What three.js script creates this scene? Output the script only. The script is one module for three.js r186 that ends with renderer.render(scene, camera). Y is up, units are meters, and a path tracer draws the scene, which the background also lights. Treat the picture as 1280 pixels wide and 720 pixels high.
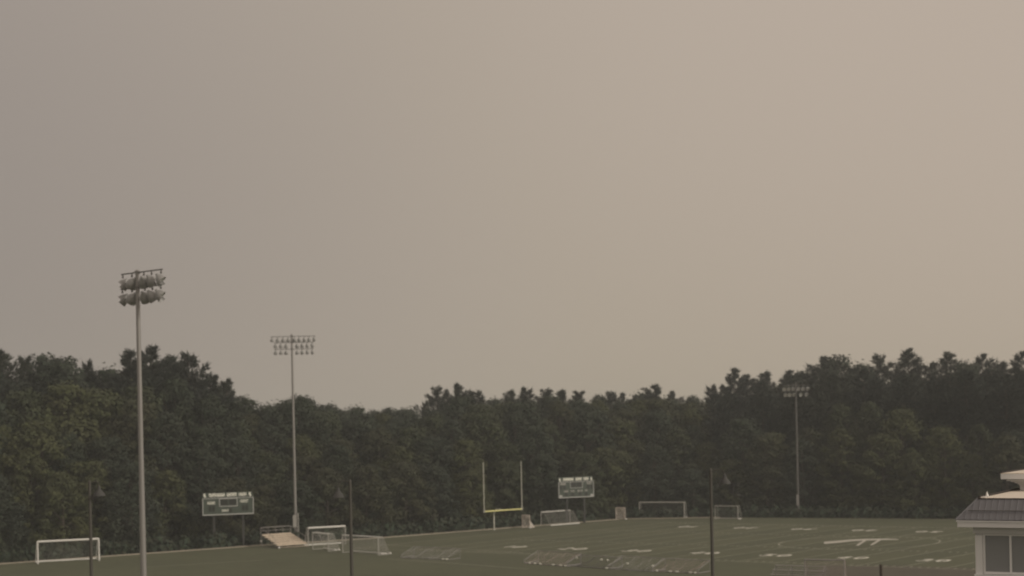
import * as THREE from 'three';
import { mergeGeometries } from 'three/addons/utils/BufferGeometryUtils.js';
import { FontLoader } from 'three/addons/loaders/FontLoader.js';

// ---------------------------------------------------------------- camera, sky, sun, exposure
const scene = new THREE.Scene();
const F = 1751, CY = 545, H = 12.76, ROLL = THREE.MathUtils.degToRad(1.185);
const camera = new THREE.PerspectiveCamera(2 * Math.atan(360 / F) * 180 / Math.PI, 1280 / 720, 0.5, 4000);
camera.position.set(0, H, 0);
camera.rotation.set(0, 0, -ROLL);
camera.setViewOffset(1280, 720, 0, 360 - CY, 1280, 720);
camera.focus = 15; camera.userData.fStop = 2.0;                           // fixed lens set a little short: everything far is slightly soft
scene.add(camera);

const SUN_AZ = 116, SUN_EL = 24;
const sunDir = new THREE.Vector3(Math.sin(SUN_AZ * Math.PI / 180) * Math.cos(SUN_EL * Math.PI / 180), Math.sin(SUN_EL * Math.PI / 180), -Math.cos(SUN_AZ * Math.PI / 180) * Math.cos(SUN_EL * Math.PI / 180));
{ // smoke-veiled sky: one broad warm glow round the hidden sun
  const w = 512, h = 256, data = new Float32Array(w * h * 4);
  for (let j = 0; j < h; j++) for (let i = 0; i < w; i++) {
    const el = ((j + 0.5) / h - 0.5) * Math.PI, a = ((i + 0.5) / w - 0.5) * 2 * Math.PI;   // u=.5 is +x in three's equirect lookup
    const d = [Math.cos(el) * Math.cos(a), Math.sin(el), Math.cos(el) * Math.sin(a)];
    const c = d[0] * sunDir.x + d[1] * sunDir.y + d[2] * sunDir.z;
    const k = 1 / (1 + Math.exp(-(c + 0.42) / 0.17));
    const wisp = 0.012 * Math.sin(3.1 * a + 5 * el + 1.2 * Math.sin(7 * el + 2 * a)) + 0.009 * Math.sin(6.3 * a - 9 * el + 1.7 * Math.sin(4 * a));
    const hz = Math.exp(-Math.max(el, 0) / 0.12);                            // thicker, browner smoke low down
    const L = (0.203 + 0.232 * k) * (1 + wisp) * (1 + hz * (0.13 - 0.36 * k * k));
    const o = 4 * (j * w + i);
    data[o] = L * (1.125 + 0.055 * k); data[o + 1] = L * (1 - 0.008 * k); data[o + 2] = L * Math.max(0.838, 0.955 - 0.18 * k) * (1 - 0.09 * hz); data[o + 3] = 1;
  }
  const t = new THREE.DataTexture(data, w, h, THREE.RGBAFormat, THREE.FloatType);
  t.mapping = THREE.EquirectangularReflectionMapping; t.magFilter = t.minFilter = THREE.LinearFilter; t.needsUpdate = true;
  scene.background = t; scene.environment = t;
}
const sun = new THREE.DirectionalLight(new THREE.Color(1.0, 0.91, 0.78), 1.5);
sun.position.copy(sunDir).multiplyScalar(400).add(new THREE.Vector3(0, 0, -150));
sun.target.position.set(0, 0, -150);
sun.castShadow = true; sun.shadow.radius = 24; sun.shadow.mapSize.set(4096, 4096);
Object.assign(sun.shadow.camera, { left: -220, right: 220, top: 220, bottom: -220, near: 1, far: 900 });
scene.add(sun, sun.target);
scene.fog = new THREE.FogExp2(new THREE.Color(0.87, 0.92, 0.92), 0.00053);

const renderer = new THREE.WebGLRenderer({ antialias: true });
renderer.setSize(1280, 720);
renderer.toneMapping = THREE.LinearToneMapping;
renderer.toneMappingExposure = 1.0;
renderer.shadowMap.enabled = true;

// ---------------------------------------------------------------- helpers
let seed = 12345;
const rnd = () => { seed |= 0; seed = seed + 0x6D2B79F5 | 0; let t = Math.imul(seed ^ seed >>> 15, 1 | seed); t = t + Math.imul(t ^ t >>> 7, 61 | t) ^ t; return ((t ^ t >>> 14) >>> 0) / 4294967296; };
const rr = (a, b) => a + (b - a) * rnd();
const V = (x, y, z) => new THREE.Vector3(x, y, z);
const CR = Math.cos(ROLL), SR = Math.sin(ROLL);
function ray(px, py) { const dx = px - 640, dy = CY - py; return [dx * CR + dy * SR, -dx * SR + dy * CR]; }
function G(px, py, h = 0) { const [X, Y] = ray(px, py), D = F * (H - h) / -Y; return V(X * D / F, h, -D); }     // point of the photograph on level ground of height h
function at(px, py, D) { const [X, Y] = ray(px, py); return V(X * D / F, H + Y * D / F, -D); }                  // ... at a distance
const names = {};
function numbered(n) { const k = names[n] = (names[n] ?? -1) + 1; return k ? `${n}_${String(k).padStart(3, '0')}` : n; }
const lin = (r, g, b) => new THREE.Color().setRGB(r, g, b);
const mat = (r, g, b, rough = 0.8, extra = {}) => new THREE.MeshStandardMaterial({ color: lin(r, g, b), roughness: rough, ...extra });
function mesh(name, geo, m, parent) { const o = new THREE.Mesh(geo, m); o.name = parent ? name : numbered(name); o.castShadow = o.receiveShadow = true; (parent ?? scene).add(o); return o; }
function thing(name, label, category, pos = V(0, 0, 0), turn = 0, group) {
  const o = new THREE.Group(); o.name = numbered(name); o.position.copy(pos); o.rotation.y = turn; o.userData = { label, category }; if (group) o.userData.group = group; scene.add(o); return o;
}
function structure(name, geo, m) { const o = mesh(name, geo, m); o.userData.kind = 'structure'; return o; }
function box(w, h, d, x, y, z) { const g = new THREE.BoxGeometry(w, h, d); g.translate(x, y, z); return g; }
function bar(a, b, r1, r2 = r1, n = 8) {                                   // round bar between two points
  const d = b.clone().sub(a), L = d.length(); const g = new THREE.CylinderGeometry(r2, r1, L, n, 1);
  g.translate(0, L / 2, 0); g.applyQuaternion(new THREE.Quaternion().setFromUnitVectors(V(0, 1, 0), d.normalize())); g.translate(a.x, a.y, a.z); return g;
}
function cord(a, b, t) {                                                   // three-sided net cord
  const d = b.clone().sub(a), L = d.length(), g = new THREE.CylinderGeometry(t, t, L, 3, 1, true);
  g.translate(0, L / 2, 0); g.applyQuaternion(new THREE.Quaternion().setFromUnitVectors(V(0, 1, 0), d.normalize())); g.translate(a.x, a.y, a.z); return g;
}
const merge = (gs) => mergeGeometries(gs.map((g) => { const q = g.index ? g.toNonIndexed() : g; return q; }), false);
function vnoise(seed0) {                                                   // tileable value noise on an n x n lattice
  const s = seed0; const hsh = (i, j) => { let t = Math.imul(i * 374761393 + j * 668265263 + s * 974711, 1274126177); t ^= t >>> 13; t = Math.imul(t, 1103515245); t ^= t >>> 16; return (t >>> 0) / 4294967296; };
  return (x, y, n) => { const xi = Math.floor(x), yi = Math.floor(y), fx = x - xi, fy = y - yi, u = fx * fx * (3 - 2 * fx), v = fy * fy * (3 - 2 * fy), m = (k) => ((k % n) + n) % n;
    const a = hsh(m(xi), m(yi)), b = hsh(m(xi + 1), m(yi)), c = hsh(m(xi), m(yi + 1)), d = hsh(m(xi + 1), m(yi + 1)); return a + (b - a) * u + (c - a) * v + (a - b - c + d) * u * v; };
}
function noiseTexture(size, c0, c1, octaves, sd) {                         // linear colours mixed by layered noise
  const f = vnoise(sd), data = new Uint8Array(size * size * 4), A = c0.clone(), B = c1.clone(), col = new THREE.Color();
  for (let j = 0; j < size; j++) for (let i = 0; i < size; i++) {
    let v = 0, w = 0; for (const [n, a] of octaves) { v += a * f(i / size * n, j / size * n, n); w += a; } v = v / w; v = Math.min(1, Math.max(0, (v - 0.5) * 2.0 + 0.5));
    col.copy(A).lerp(B, v).convertLinearToSRGB(); const o = 4 * (j * size + i); data[o] = col.r * 255; data[o + 1] = col.g * 255; data[o + 2] = col.b * 255; data[o + 3] = 255;
  }
  const t = new THREE.DataTexture(data, size, size); t.colorSpace = THREE.SRGBColorSpace; t.wrapS = t.wrapT = THREE.RepeatWrapping; t.magFilter = THREE.LinearFilter; t.minFilter = THREE.LinearMipmapLinearFilter; t.generateMipmaps = true; t.needsUpdate = true; return t;
}
function flatPoly(pts, y, uvScale = 1) {                                   // polygon lying on the ground, uv in metres * uvScale
  const s = new THREE.Shape(pts.map((p) => new THREE.Vector2(p.x, -p.z))), g = new THREE.ShapeGeometry(s, 24); g.rotateX(-Math.PI / 2); g.translate(0, y, 0);
  const p = g.attributes.position, uv = g.attributes.uv; for (let i = 0; i < p.count; i++) uv.setXY(i, p.getX(i) * uvScale, p.getZ(i) * uvScale); return g;
}
function strip(a, b, w, y) {                                               // painted line on the ground
  const d = b.clone().sub(a).setY(0).normalize(), n = V(-d.z, 0, d.x).multiplyScalar(w / 2), g = new THREE.BufferGeometry();
  const q = [a.clone().add(n), a.clone().sub(n), b.clone().sub(n), b.clone().add(n)], ix = [0, 2, 1, 0, 3, 2];
  g.setAttribute('position', new THREE.Float32BufferAttribute(ix.flatMap((i) => [q[i].x, y, q[i].z]), 3));
  g.setAttribute('normal', new THREE.Float32BufferAttribute(ix.flatMap(() => [0, 1, 0]), 3));
  g.setAttribute('uv', new THREE.Float32BufferAttribute(ix.flatMap((i) => [q[i].x, q[i].z]), 2)); return g;
}

// ---------------------------------------------------------------- materials
const M = {
  turf: new THREE.MeshStandardMaterial({ map: noiseTexture(1024, lin(0.069, 0.077, 0.041), lin(0.100, 0.109, 0.060), [[4, 1], [11, 1], [37, 0.9], [120, 0.8], [400, 1.2]], 3), roughness: 0.95 }),
  turfBand: new THREE.MeshStandardMaterial({ map: noiseTexture(1024, lin(0.078, 0.085, 0.046), lin(0.110, 0.117, 0.065), [[4, 1], [11, 1], [37, 0.9], [120, 0.8], [400, 1.2]], 4), roughness: 0.95 }),
  floor: new THREE.MeshStandardMaterial({ map: noiseTexture(512, lin(0.035, 0.032, 0.022), lin(0.06, 0.056, 0.034), [[5, 1], [23, 1], [90, 1]], 8), roughness: 1 }),
  path: new THREE.MeshStandardMaterial({ map: noiseTexture(512, lin(0.080, 0.072, 0.053), lin(0.106, 0.095, 0.068), [[7, 1], [40, 1], [160, 1]], 5), roughness: 0.95 }),
  kerb: mat(0.36, 0.32, 0.26, 0.9),
  paint: mat(0.80, 0.78, 0.70, 0.8),
  paintWorn: mat(0.52, 0.50, 0.44, 0.85),
  paintDull: mat(0.40, 0.39, 0.32, 0.9),
  galv: mat(0.30, 0.29, 0.28, 0.5, { metalness: 0.35 }),
  galvDark: mat(0.16, 0.155, 0.15, 0.55, { metalness: 0.3 }),
  lampShell: mat(0.33, 0.33, 0.325, 0.5, { metalness: 0.2 }),
  lens: mat(0.62, 0.62, 0.60, 0.25),
  white: mat(0.78, 0.77, 0.74, 0.45),
  offWhite: mat(0.46, 0.45, 0.42, 0.6),
  net: mat(0.55, 0.54, 0.50, 0.9),
  netTan: mat(0.54, 0.46, 0.42, 0.9),
  netPale: mat(0.80, 0.74, 0.68, 0.9),
  netGrey: mat(0.52, 0.51, 0.50, 0.9),
  netDark: mat(0.17, 0.165, 0.16, 0.9),
  lacrosse: mat(0.80, 0.70, 0.63, 0.7),
  yellow: mat(0.82, 0.78, 0.34, 0.45),
  yellowPale: mat(0.62, 0.62, 0.55, 0.5),
  aluminium: mat(0.66, 0.565, 0.455, 0.55),
  aluminiumGrey: mat(0.36, 0.34, 0.33, 0.5, { metalness: 0.2 }),
  board: mat(0.055, 0.075, 0.058, 0.6),
  boardDark: mat(0.018, 0.02, 0.016, 0.5),
  boardTrim: mat(0.46, 0.46, 0.45, 0.55),
  letter: mat(0.86, 0.86, 0.78, 0.6),
  postDark: mat(0.05, 0.05, 0.048, 0.7),
  lampPost: mat(0.085, 0.081, 0.071, 0.75),
  lampBell: mat(0.062, 0.062, 0.060, 0.7),
  wood: mat(0.055, 0.040, 0.028, 0.9),
  wall: mat(0.68, 0.68, 0.68, 0.75),
  trim: mat(0.83, 0.83, 0.83, 0.6),
  roofMetal: mat(0.185, 0.185, 0.20, 0.55, { metalness: 0.15 }),
  roofSeam: mat(0.195, 0.195, 0.21, 0.5, { metalness: 0.15 }),
  membrane: mat(0.74, 0.66, 0.56, 0.7),
  capDark: mat(0.03, 0.022, 0.018, 0.7),
  glass: new THREE.MeshPhysicalMaterial({ color: lin(0.56, 0.58, 0.59), roughness: 0.1, transmission: 0.5, thickness: 0, ior: 1.5 }),
  bark: mat(0.075, 0.06, 0.048, 0.95),
};

// ---------------------------------------------------------------- ground, turf, kerb, markings
{ const g = new THREE.PlaneGeometry(2400, 2400, 1, 1); g.rotateX(-Math.PI / 2); g.translate(0, -0.12, -600);
  const uv = g.attributes.uv; for (let i = 0; i < uv.count; i++) uv.setXY(i, uv.getX(i) * 160, uv.getY(i) * 160); structure('ground', g, M.floor); }
const edgePx = [[-260, 724], [0, 705.5], [330, 682], [480, 672.5], [620, 661.5], [780, 649], [900, 647.2], [1000, 647.6], [1190, 649], [1500, 652]];
const edge = edgePx.map(([x, y]) => G(x, y));
{ const pts = [...edge, V(edge.at(-1).x + 20, 0, -20), V(-120, 0, -20)]; structure('turf_field', flatPoly(pts, 0, 1 / 46), M.turf); }
{ const gs = []; for (let i = 0; i < 6; i++) { const a = edge[i], b = edge[i + 1], d = b.clone().sub(a), L = d.length(), g = new THREE.BoxGeometry(L + 0.05, 0.22, 0.34); g.rotateY(-Math.atan2(d.z, d.x)); g.translate((a.x + b.x) / 2, 0.0, (a.z + b.z) / 2 - 0.25); gs.push(g); } structure('kerb', merge(gs), M.kerb); }
structure('path', flatPoly([[1030, 707], [1120, 707.5], [1230, 711], [1400, 716], [1500, 790], [960, 790]].map(([x, y]) => G(x, y)), 0.005, 1 / 9), M.path);
const fld = (u, v, y = 0) => V(38.7157 + 0.73467 * u + 0.69904 * v, y, -157.1811 + 0.49177 * u - 0.8195 * v);    // football field frame, metres along / across from midfield
const YD = 0.9144;
const dull = [];
const S = 26.67 * YD;
{ const gs = []; for (let k = -60; k < 60; k += 10) gs.push(flatPoly([fld(k * YD, -S), fld((k + 5) * YD, -S), fld((k + 5) * YD, S), fld(k * YD, S)], 0.004, 1 / 46)); structure('turf_bands', merge(gs), M.turfBand); }
for (let k = -50; k <= 50; k += 5) dull.push(strip(fld(k * YD, -S), fld(k * YD, S), 0.10, 0.008));
for (const v of [-S, S]) dull.push(strip(fld(-60 * YD, v), fld(60 * YD, v), 0.10, 0.008));
for (const u of [-60, 60]) dull.push(strip(fld(u * YD, -S), fld(u * YD, S), 0.10, 0.008));
for (let k = -49; k < 50; k++) if (k % 5) for (const v of [-S + 0.9, S - 0.9, -S / 3, S / 3]) dull.push(strip(fld(k * YD - 0.05, v - 0.3), fld(k * YD - 0.05, v + 0.3), 0.16, 0.008));
for (let i = 0; i < 64; i++) { const a = i / 64 * 2 * Math.PI, b = (i + 1) / 64 * 2 * Math.PI, r = 9.15; dull.push(strip(fld(r * Math.cos(a), r * Math.sin(a)), fld(r * Math.cos(b), r * Math.sin(b)), 0.14, 0.012)); }
for (const [a, b] of [[[470, 680.4], [560, 685.3]], [[560, 685.3], [655, 691]], [[485, 698.6], [565, 704]], [[565, 704], [660, 711.4]], [[180, 709], [330, 700]]]) dull.push(strip(G(...a), G(...b), 0.12, 0.008));
structure('line_markings', merge(dull), M.paintDull);
const font = await new FontLoader().loadAsync('fonts/droid/droid_sans_bold.typeface.json');
function numberOnField(text, u, v, flip) {
  const o = new THREE.Group(); o.name = numbered('yard_number'); o.userData.kind = 'structure'; scene.add(o);
  [...text].forEach((ch, i) => {
    const g = new THREE.ShapeGeometry(font.generateShapes(ch, 1), 4); g.computeBoundingBox(); const b = g.boundingBox, p = g.attributes.position;
    const w = ch === '1' ? 0.75 : 1.25, off = (i ? 0.35 : -0.35 - w);
    for (let k = 0; k < p.count; k++) { let x = (p.getX(k) - b.min.x) / (b.max.x - b.min.x) * w + off, y = ((p.getY(k) - b.min.y) / (b.max.y - b.min.y) - 0.5) * 2.1; if (flip) { x = -x; y = -y; } const q = fld(u + x, v + y, 0.016); p.setXYZ(k, q.x, q.y, q.z); }
    g.computeVertexNormals(); mesh('digit', g, M.paint, o);
  });
}
[10, 20, 30, 40, 50, 40, 30, 20].forEach((n, k) => numberOnField(String(n), (-40 + 10 * k) * YD, -18.67 * YD, false));
[10, 20, 30, 40, 50, 40, 30].forEach((n, k) => numberOnField(String(n), (-40 + 10 * k) * YD, 18.67 * YD, true));
{ // the emblem painted at midfield: a long sweeping bar with two slanting legs
  const gs = [[[1030, 680], [1030, 677.6], [1050, 675.9], [1064, 674.5], [1084, 673.7], [1108, 673.5], [1123, 674.1], [1123, 674.9], [1108, 675.1], [1084, 675.7], [1064, 676.7], [1050, 678.5]],
    [[1069.5, 682.2], [1073.5, 682.2], [1084, 675.3], [1080, 675.3]], [[1087, 681.6], [1091, 681.6], [1102, 674.9], [1098, 674.9]]].map((q, i) => flatPoly(q.map(([x, y]) => G(x, y)), 0.02 + 0.004 * i));
  structure('field_emblem', merge(gs), M.paintWorn);
}

// ---------------------------------------------------------------- trees
function leafMesh(leaves) {                                               // leaf-sized faces: {c centre, a half width, b half length, tone}
  const n = leaves.length, pos = new Float32Array(n * 9), nor = new Float32Array(n * 9), col = new Float32Array(n * 9), T = new THREE.Vector3(), P = [[-1, -0.7], [1, -0.7], [0, 1.1]];
  leaves.forEach((q, i) => {
    T.crossVectors(q.a, q.b).normalize(); if (q.n) { if (T.dot(q.n) < 0) { T.negate(); q.a.negate(); } T.multiplyScalar(0.3).add(q.n).normalize(); }
    P.forEach(([s, t], k) => { const o = i * 9 + k * 3; for (const [ax, m] of [['x', 0], ['y', 1], ['z', 2]]) { pos[o + m] = q.c[ax] + q.a[ax] * s + q.b[ax] * t; nor[o + m] = T[ax]; col[o + m] = q.tone[m]; } });
  });
  const g = new THREE.BufferGeometry(); g.setAttribute('position', new THREE.BufferAttribute(pos, 3)); g.setAttribute('normal', new THREE.BufferAttribute(nor, 3)); g.setAttribute('color', new THREE.BufferAttribute(col, 3)); return g;
}
function dirRandom() { const z = rr(-1, 1), a = rr(0, 6.2832), s = Math.sqrt(1 - z * z); return V(s * Math.cos(a), z, s * Math.sin(a)); }
function quadAt(c, n, size, aspect, tone) { const t = dirRandom(), a = t.cross(n).normalize().multiplyScalar(size), b = n.clone().cross(a).normalize().multiplyScalar(size * aspect); return { c, a, b, tone, n: n.clone() }; }
function broadleaf(h, R, low) {                                            // unit tree: crown of leaf clumps round a branching trunk
  const quads = [], wood = [], clumps = [];
  wood.push(bar(V(0, -0.3, 0), V(0.2, h * 0.55, 0.1), 0.28, 0.16, 7), bar(V(0.2, h * 0.55, 0.1), V(0.1, h * 0.86, 0), 0.16, 0.05, 6));
  const N = Math.round(66 + 2.4 * R * h / 10);
  for (let i = 0; i < N; i++) {
    const t = Math.pow((i + rnd()) / N, 0.85), y = h * (low + (0.98 - low) * t), prof = Math.pow(Math.sin(Math.PI * Math.min(0.98, 0.16 + 0.80 * t)), 0.62) * (1 - 0.25 * t);
    const a = i * 2.39996 + rr(-0.5, 0.5), rad = R * prof * Math.sqrt(rr(0.2, 1.0)), cr = (rnd() < 0.5 ? rr(0.6, 1.1) : rr(1.1, 1.9)) * (R / 5) * (1.08 - 0.3 * t);
    clumps.push([V(rad * Math.cos(a), y - cr * 0.6, rad * Math.sin(a)), cr]);
  }
  clumps.push([V(0, h - 1.1, 0), 1.2]);
  for (const [c, cr] of clumps) {
    const k = rr(0.86, 1.14), tone = [k * rr(0.95, 1.06), k, k * rr(0.9, 1.08)], n = Math.round(98 * cr * cr + 28);
    if (rnd() < 0.35) wood.push(bar(V(0.1, Math.max(0.5, c.y * 0.72), 0.05), c, 0.09, 0.03, 5));
    const sx = rr(0.9, 1.3), sy = rr(0.62, 0.9), sz = rr(0.9, 1.3);
    for (let j = 0; j < n; j++) {
      const d = dirRandom(); if (d.y < -0.35 && rnd() < 0.6) d.y *= -1; const r = cr * (rnd() < 0.1 ? rr(1.05, 1.4) : rr(0.6, 1.08)), p = V(c.x + d.x * r * sx, c.y + d.y * r * sy, c.z + d.z * r * sz);
      const nn = d.clone().add(dirRandom().multiplyScalar(0.45)).add(V(0, 0.3, 0)).normalize(), v = rr(0.85, 1.15); if (p.y < 0.1) p.y = rr(0.1, 0.5);
      quads.push(quadAt(p, nn, rr(0.10, 0.21), rr(0.6, 1.0), [tone[0] * v, tone[1] * v, tone[2] * v]));
    }
  }
  return { h, crown: leafMesh(quads), trunk: merge(wood) };
}
function pine(h, R, low, spiky) {                                          // tall pine: irregular upswept boughs carrying thick needle plumes
  const quads = [], wood = [];
  wood.push(bar(V(0, -0.3, 0), V(0.1, h * 0.6, 0), 0.34, 0.2, 7), bar(V(0.1, h * 0.6, 0), V(0, h * 0.985, 0), 0.2, 0.03, 6));
  const N = Math.round(h * (1 - low) * 5.2), lobes = [rr(0, 6.28), rr(0, 6.28)];
  for (let w = 0; w <= N; w++) {
    const t = (w + rr(-0.5, 0.5)) / N, y = h * (low + (0.985 - low) * Math.min(1, Math.max(0, t))), down = h - y, a = w * 2.39996 + rr(-0.6, 0.6);
    const reach = Math.min(R, (spiky ? 0.3 : 0.8) + (spiky ? 1.25 : 1.05) * Math.pow(down, 0.8)) * (0.8 + 0.2 * Math.cos(a - lobes[0])) * (0.85 + 0.15 * Math.sin(y * 1.7 + lobes[1]));
    const L = reach * rr(0.5, 1.1), up = rr(0.15, 0.45) + (down < 4 ? 0.45 : 0);
    const base = V(0, y - L * up * 0.7, 0), tip = V(Math.cos(a) * L, y + L * up * 0.15, Math.sin(a) * L);
    wood.push(bar(base, tip, 0.05, 0.02, 4));
    const k = rr(0.75, 1.25), tone = [k * rr(0.95, 1.05), k, k * rr(0.95, 1.1)], m = Math.round(20 + 34 * L), pr = 0.38 + 0.16 * L;
    for (let j = 0; j < m; j++) {
      const s = 0.25 + 0.8 * Math.pow(rnd(), 0.7), d = dirRandom().multiplyScalar(pr * Math.pow(rnd(), 0.5)); d.y *= 0.75;
      const p = base.clone().lerp(tip, s).add(d), dir = V(Math.cos(a) * 0.6, 0.6, Math.sin(a) * 0.6).addScaledVector(d, 1.2 / pr * 0.6).add(dirRandom().multiplyScalar(0.6)).normalize(), side = dirRandom().cross(dir).normalize(), v = rr(0.85, 1.15), far = rnd() < 0.16, len = far ? rr(0.4, 0.75) : rr(0.18, 0.42), wid = far ? rr(0.04, 0.07) : rr(0.06, 0.13);
      quads.push({ c: p, a: side.multiplyScalar(wid), b: dir.multiplyScalar(len), tone: [tone[0] * v, tone[1] * v, tone[2] * v] });
    }
  }
  return { h, crown: leafMesh(quads), trunk: merge(wood) };
}
const leafMat = (r, g, b) => new THREE.MeshStandardMaterial({ color: lin(r, g, b), roughness: 0.85, vertexColors: true, side: THREE.DoubleSide });
const LEAF = [leafMat(0.041, 0.052, 0.023), leafMat(0.029, 0.041, 0.023), leafMat(0.058, 0.067, 0.025), leafMat(0.032, 0.043, 0.027), leafMat(0.045, 0.050, 0.024)];
const LEAF_WORD = ['olive green', 'dark green', 'yellowish green', 'dull grey green', 'brownish olive'];
const NEEDLE = [leafMat(0.030, 0.039, 0.030), leafMat(0.036, 0.044, 0.030), leafMat(0.027, 0.035, 0.028)];
const BROAD = [broadleaf(17, 5.2, 0.03), broadleaf(16, 4.6, 0.05), broadleaf(18, 5.6, 0.04), broadleaf(15, 5.0, 0.02), broadleaf(19, 4.8, 0.06), broadleaf(12, 4.6, 0.0)];
const PINE = [pine(24, 4.6, 0.25, false), pine(24, 4.6, 0.28, true), pine(23, 5.2, 0.3, false), pine(25, 4.9, 0.2, true), pine(22, 3.6, 0.3, false)];
function tree(name, variant, m, pos, height, wide, label, group) {
  const o = thing(name, label, 'tree', pos, rr(0, 6.283), group), s = height / variant.h, w = wide ?? s * rr(0.92, 1.12); o.scale.set(w * rr(0.85, 1.18), s, w * rr(0.85, 1.18));
  mesh('trunk', variant.trunk, M.bark, o); mesh('crown', variant.crown, m, o); return o;
}
const sky = [[-60, 440], [0, 437], [10, 441], [20, 452], [32, 446], [40, 452], [55, 441], [72, 442], [90, 449], [100, 457], [110, 452], [125, 457], [150, 456], [156, 440], [170, 435], [188, 432], [200, 437], [216, 443], [232, 440], [246, 444], [253, 461], [272, 466], [286, 474], [292, 487], [310, 497], [326, 506], [340, 503], [352, 500], [370, 492], [382, 494], [392, 503], [415, 502], [422, 509], [445, 507], [458, 511], [482, 508], [500, 509], [528, 509], [534, 498], [545, 484], [557, 486], [572, 479], [582, 488], [597, 487], [608, 497], [626, 496], [640, 488], [658, 485], [670, 494], [680, 486], [700, 487], [716, 492], [735, 494], [760, 491], [785, 494], [800, 489], [815, 482], [835, 487], [850, 495], [870, 493], [884, 482], [900, 484], [910, 466], [920, 460], [935, 469], [958, 464], [980, 464], [1005, 461], [1020, 457], [1030, 446], [1045, 442], [1062, 449], [1078, 453], [1098, 443], [1112, 450], [1135, 436], [1155, 449], [1165, 455], [1185, 440], [1205, 452], [1228, 443], [1250, 452], [1275, 439], [1340, 438]];
function skyline(x, half = 0) { let m = -1e9; for (let s = -half; s <= half; s += Math.max(1, half / 6)) { const q = x + s; let i = 0; while (i < sky.length - 2 && sky[i + 1][0] < q) i++; const [x0, y0] = sky[i], [x1, y1] = sky[i + 1]; m = Math.max(m, y0 + (y1 - y0) * Math.min(1, Math.max(0, (q - x0) / (x1 - x0)))); if (half === 0) break; } return m; }
function edgeD(px) { let i = 0; while (i < edgePx.length - 2 && edgePx[i + 1][0] < px) i++; const [x0, y0] = edgePx[i], [x1, y1] = edgePx[i + 1]; return -G(px, y0 + (y1 - y0) * (px - x0) / (x1 - x0)).z; }
const BACK = (x) => edgeD(x) + 30 + 34 * Math.min(1, Math.max(0, (x - 380) / 180));
const topH = (px, py, D) => at(px, py, D);
// crests of the skyline: [pixel x, pixel y of the tip, kind, variant, width factor]
const crest = [[2, 436, 'p', 0, 1], [33, 444, 'p', 4, 0.6], [58, 440, 'b', 2, 1], [78, 442, 'b', 0, 0.9], [110, 450, 'p', 4, 0.7], [135, 457, 'b', 1, 1], [163, 436, 'p', 2, 0.9], [189, 431, 'p', 0, 1], [214, 443, 'p', 2, 1], [235, 439, 'p', 0, 1], [262, 465, 'p', 2, 1], [283, 472, 'p', 0, 0.9], [304, 493, 'b', 2, 1], [336, 503, 'b', 1, 0.8], [352, 500, 'b', 3, 0.9], [372, 492, 'b', 2, 1], [383, 494, 'b', 4, 0.9], [401, 503, 'b', 0, 1], [414, 502, 'b', 4, 0.7], [430, 509, 'b', 3, 1], [447, 506, 'b', 1, 0.9], [466, 511, 'b', 2, 1], [486, 507, 'b', 0, 1], [508, 508, 'b', 3, 1], [532, 501, 'p', 4, 0.7], [546, 482, 'p', 2, 0.9], [558, 486, 'p', 0, 0.7], [572, 478, 'p', 0, 0.9], [586, 489, 'p', 4, 0.9], [597, 487, 'p', 2, 0.9], [618, 496, 'b', 1, 0.9], [638, 487, 'p', 2, 0.9], [657, 484, 'p', 4, 1], [683, 485, 'p', 2, 1], [702, 486, 'p', 0, 0.9], [722, 488, 'p', 4, 0.9], [748, 492, 'b', 2, 0.9], [763, 489, 'p', 4, 0.9], [777, 490, 'p', 1, 0.7], [800, 489, 'b', 1, 1], [818, 480, 'p', 2, 1.15], [840, 488, 'p', 0, 0.9], [866, 493, 'b', 2, 1], [890, 481, 'p', 4, 1], [905, 480, 'p', 0, 0.8], [917, 459, 'p', 1, 1], [932, 467, 'p', 3, 1], [957, 463, 'p', 0, 1.1], [985, 462, 'p', 1, 1], [1004, 461, 'b', 0, 1.1], [1030, 444, 'p', 0, 1.1], [1046, 442, 'b', 2, 1.1], [1076, 452, 'b', 1, 1], [1098, 442, 'p', 2, 1.1], [1135, 435, 'p', 1, 1.35], [1163, 453, 'p', 4, 1], [1184, 439, 'p', 1, 1.1], [1207, 451, 'b', 1, 1], [1228, 441, 'p', 3, 1.15], [1252, 451, 'p', 0, 1], [1277, 438, 'p', 3, 1.2], [1312, 440, 'p', 0, 1]];
const G_PINE = 'pines along the top of the treeline';
for (const [px, py, kind, v, wf] of crest) {
  const D = BACK(px) + rr(-4, 6), top = topH(px, py, D), pos = V(top.x, -0.1, top.z);
  if (kind === 'p') tree('pine_tree', PINE[v], NEEDLE[Math.floor(rr(0, 3))], pos, top.y + 0.1, top.y / PINE[v].h * wf, 'dark layered pine with needle plumes rising above the woods', G_PINE);
  else tree('broadleaf_tree', BROAD[v], LEAF[1 + 2 * Math.floor(rr(0, 2))], pos, top.y + 0.1, top.y / BROAD[v].h * wf * 0.95, 'dark rounded broadleaf crown standing on the skyline behind the edge trees', 'broadleaf trees on the skyline');
}
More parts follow.
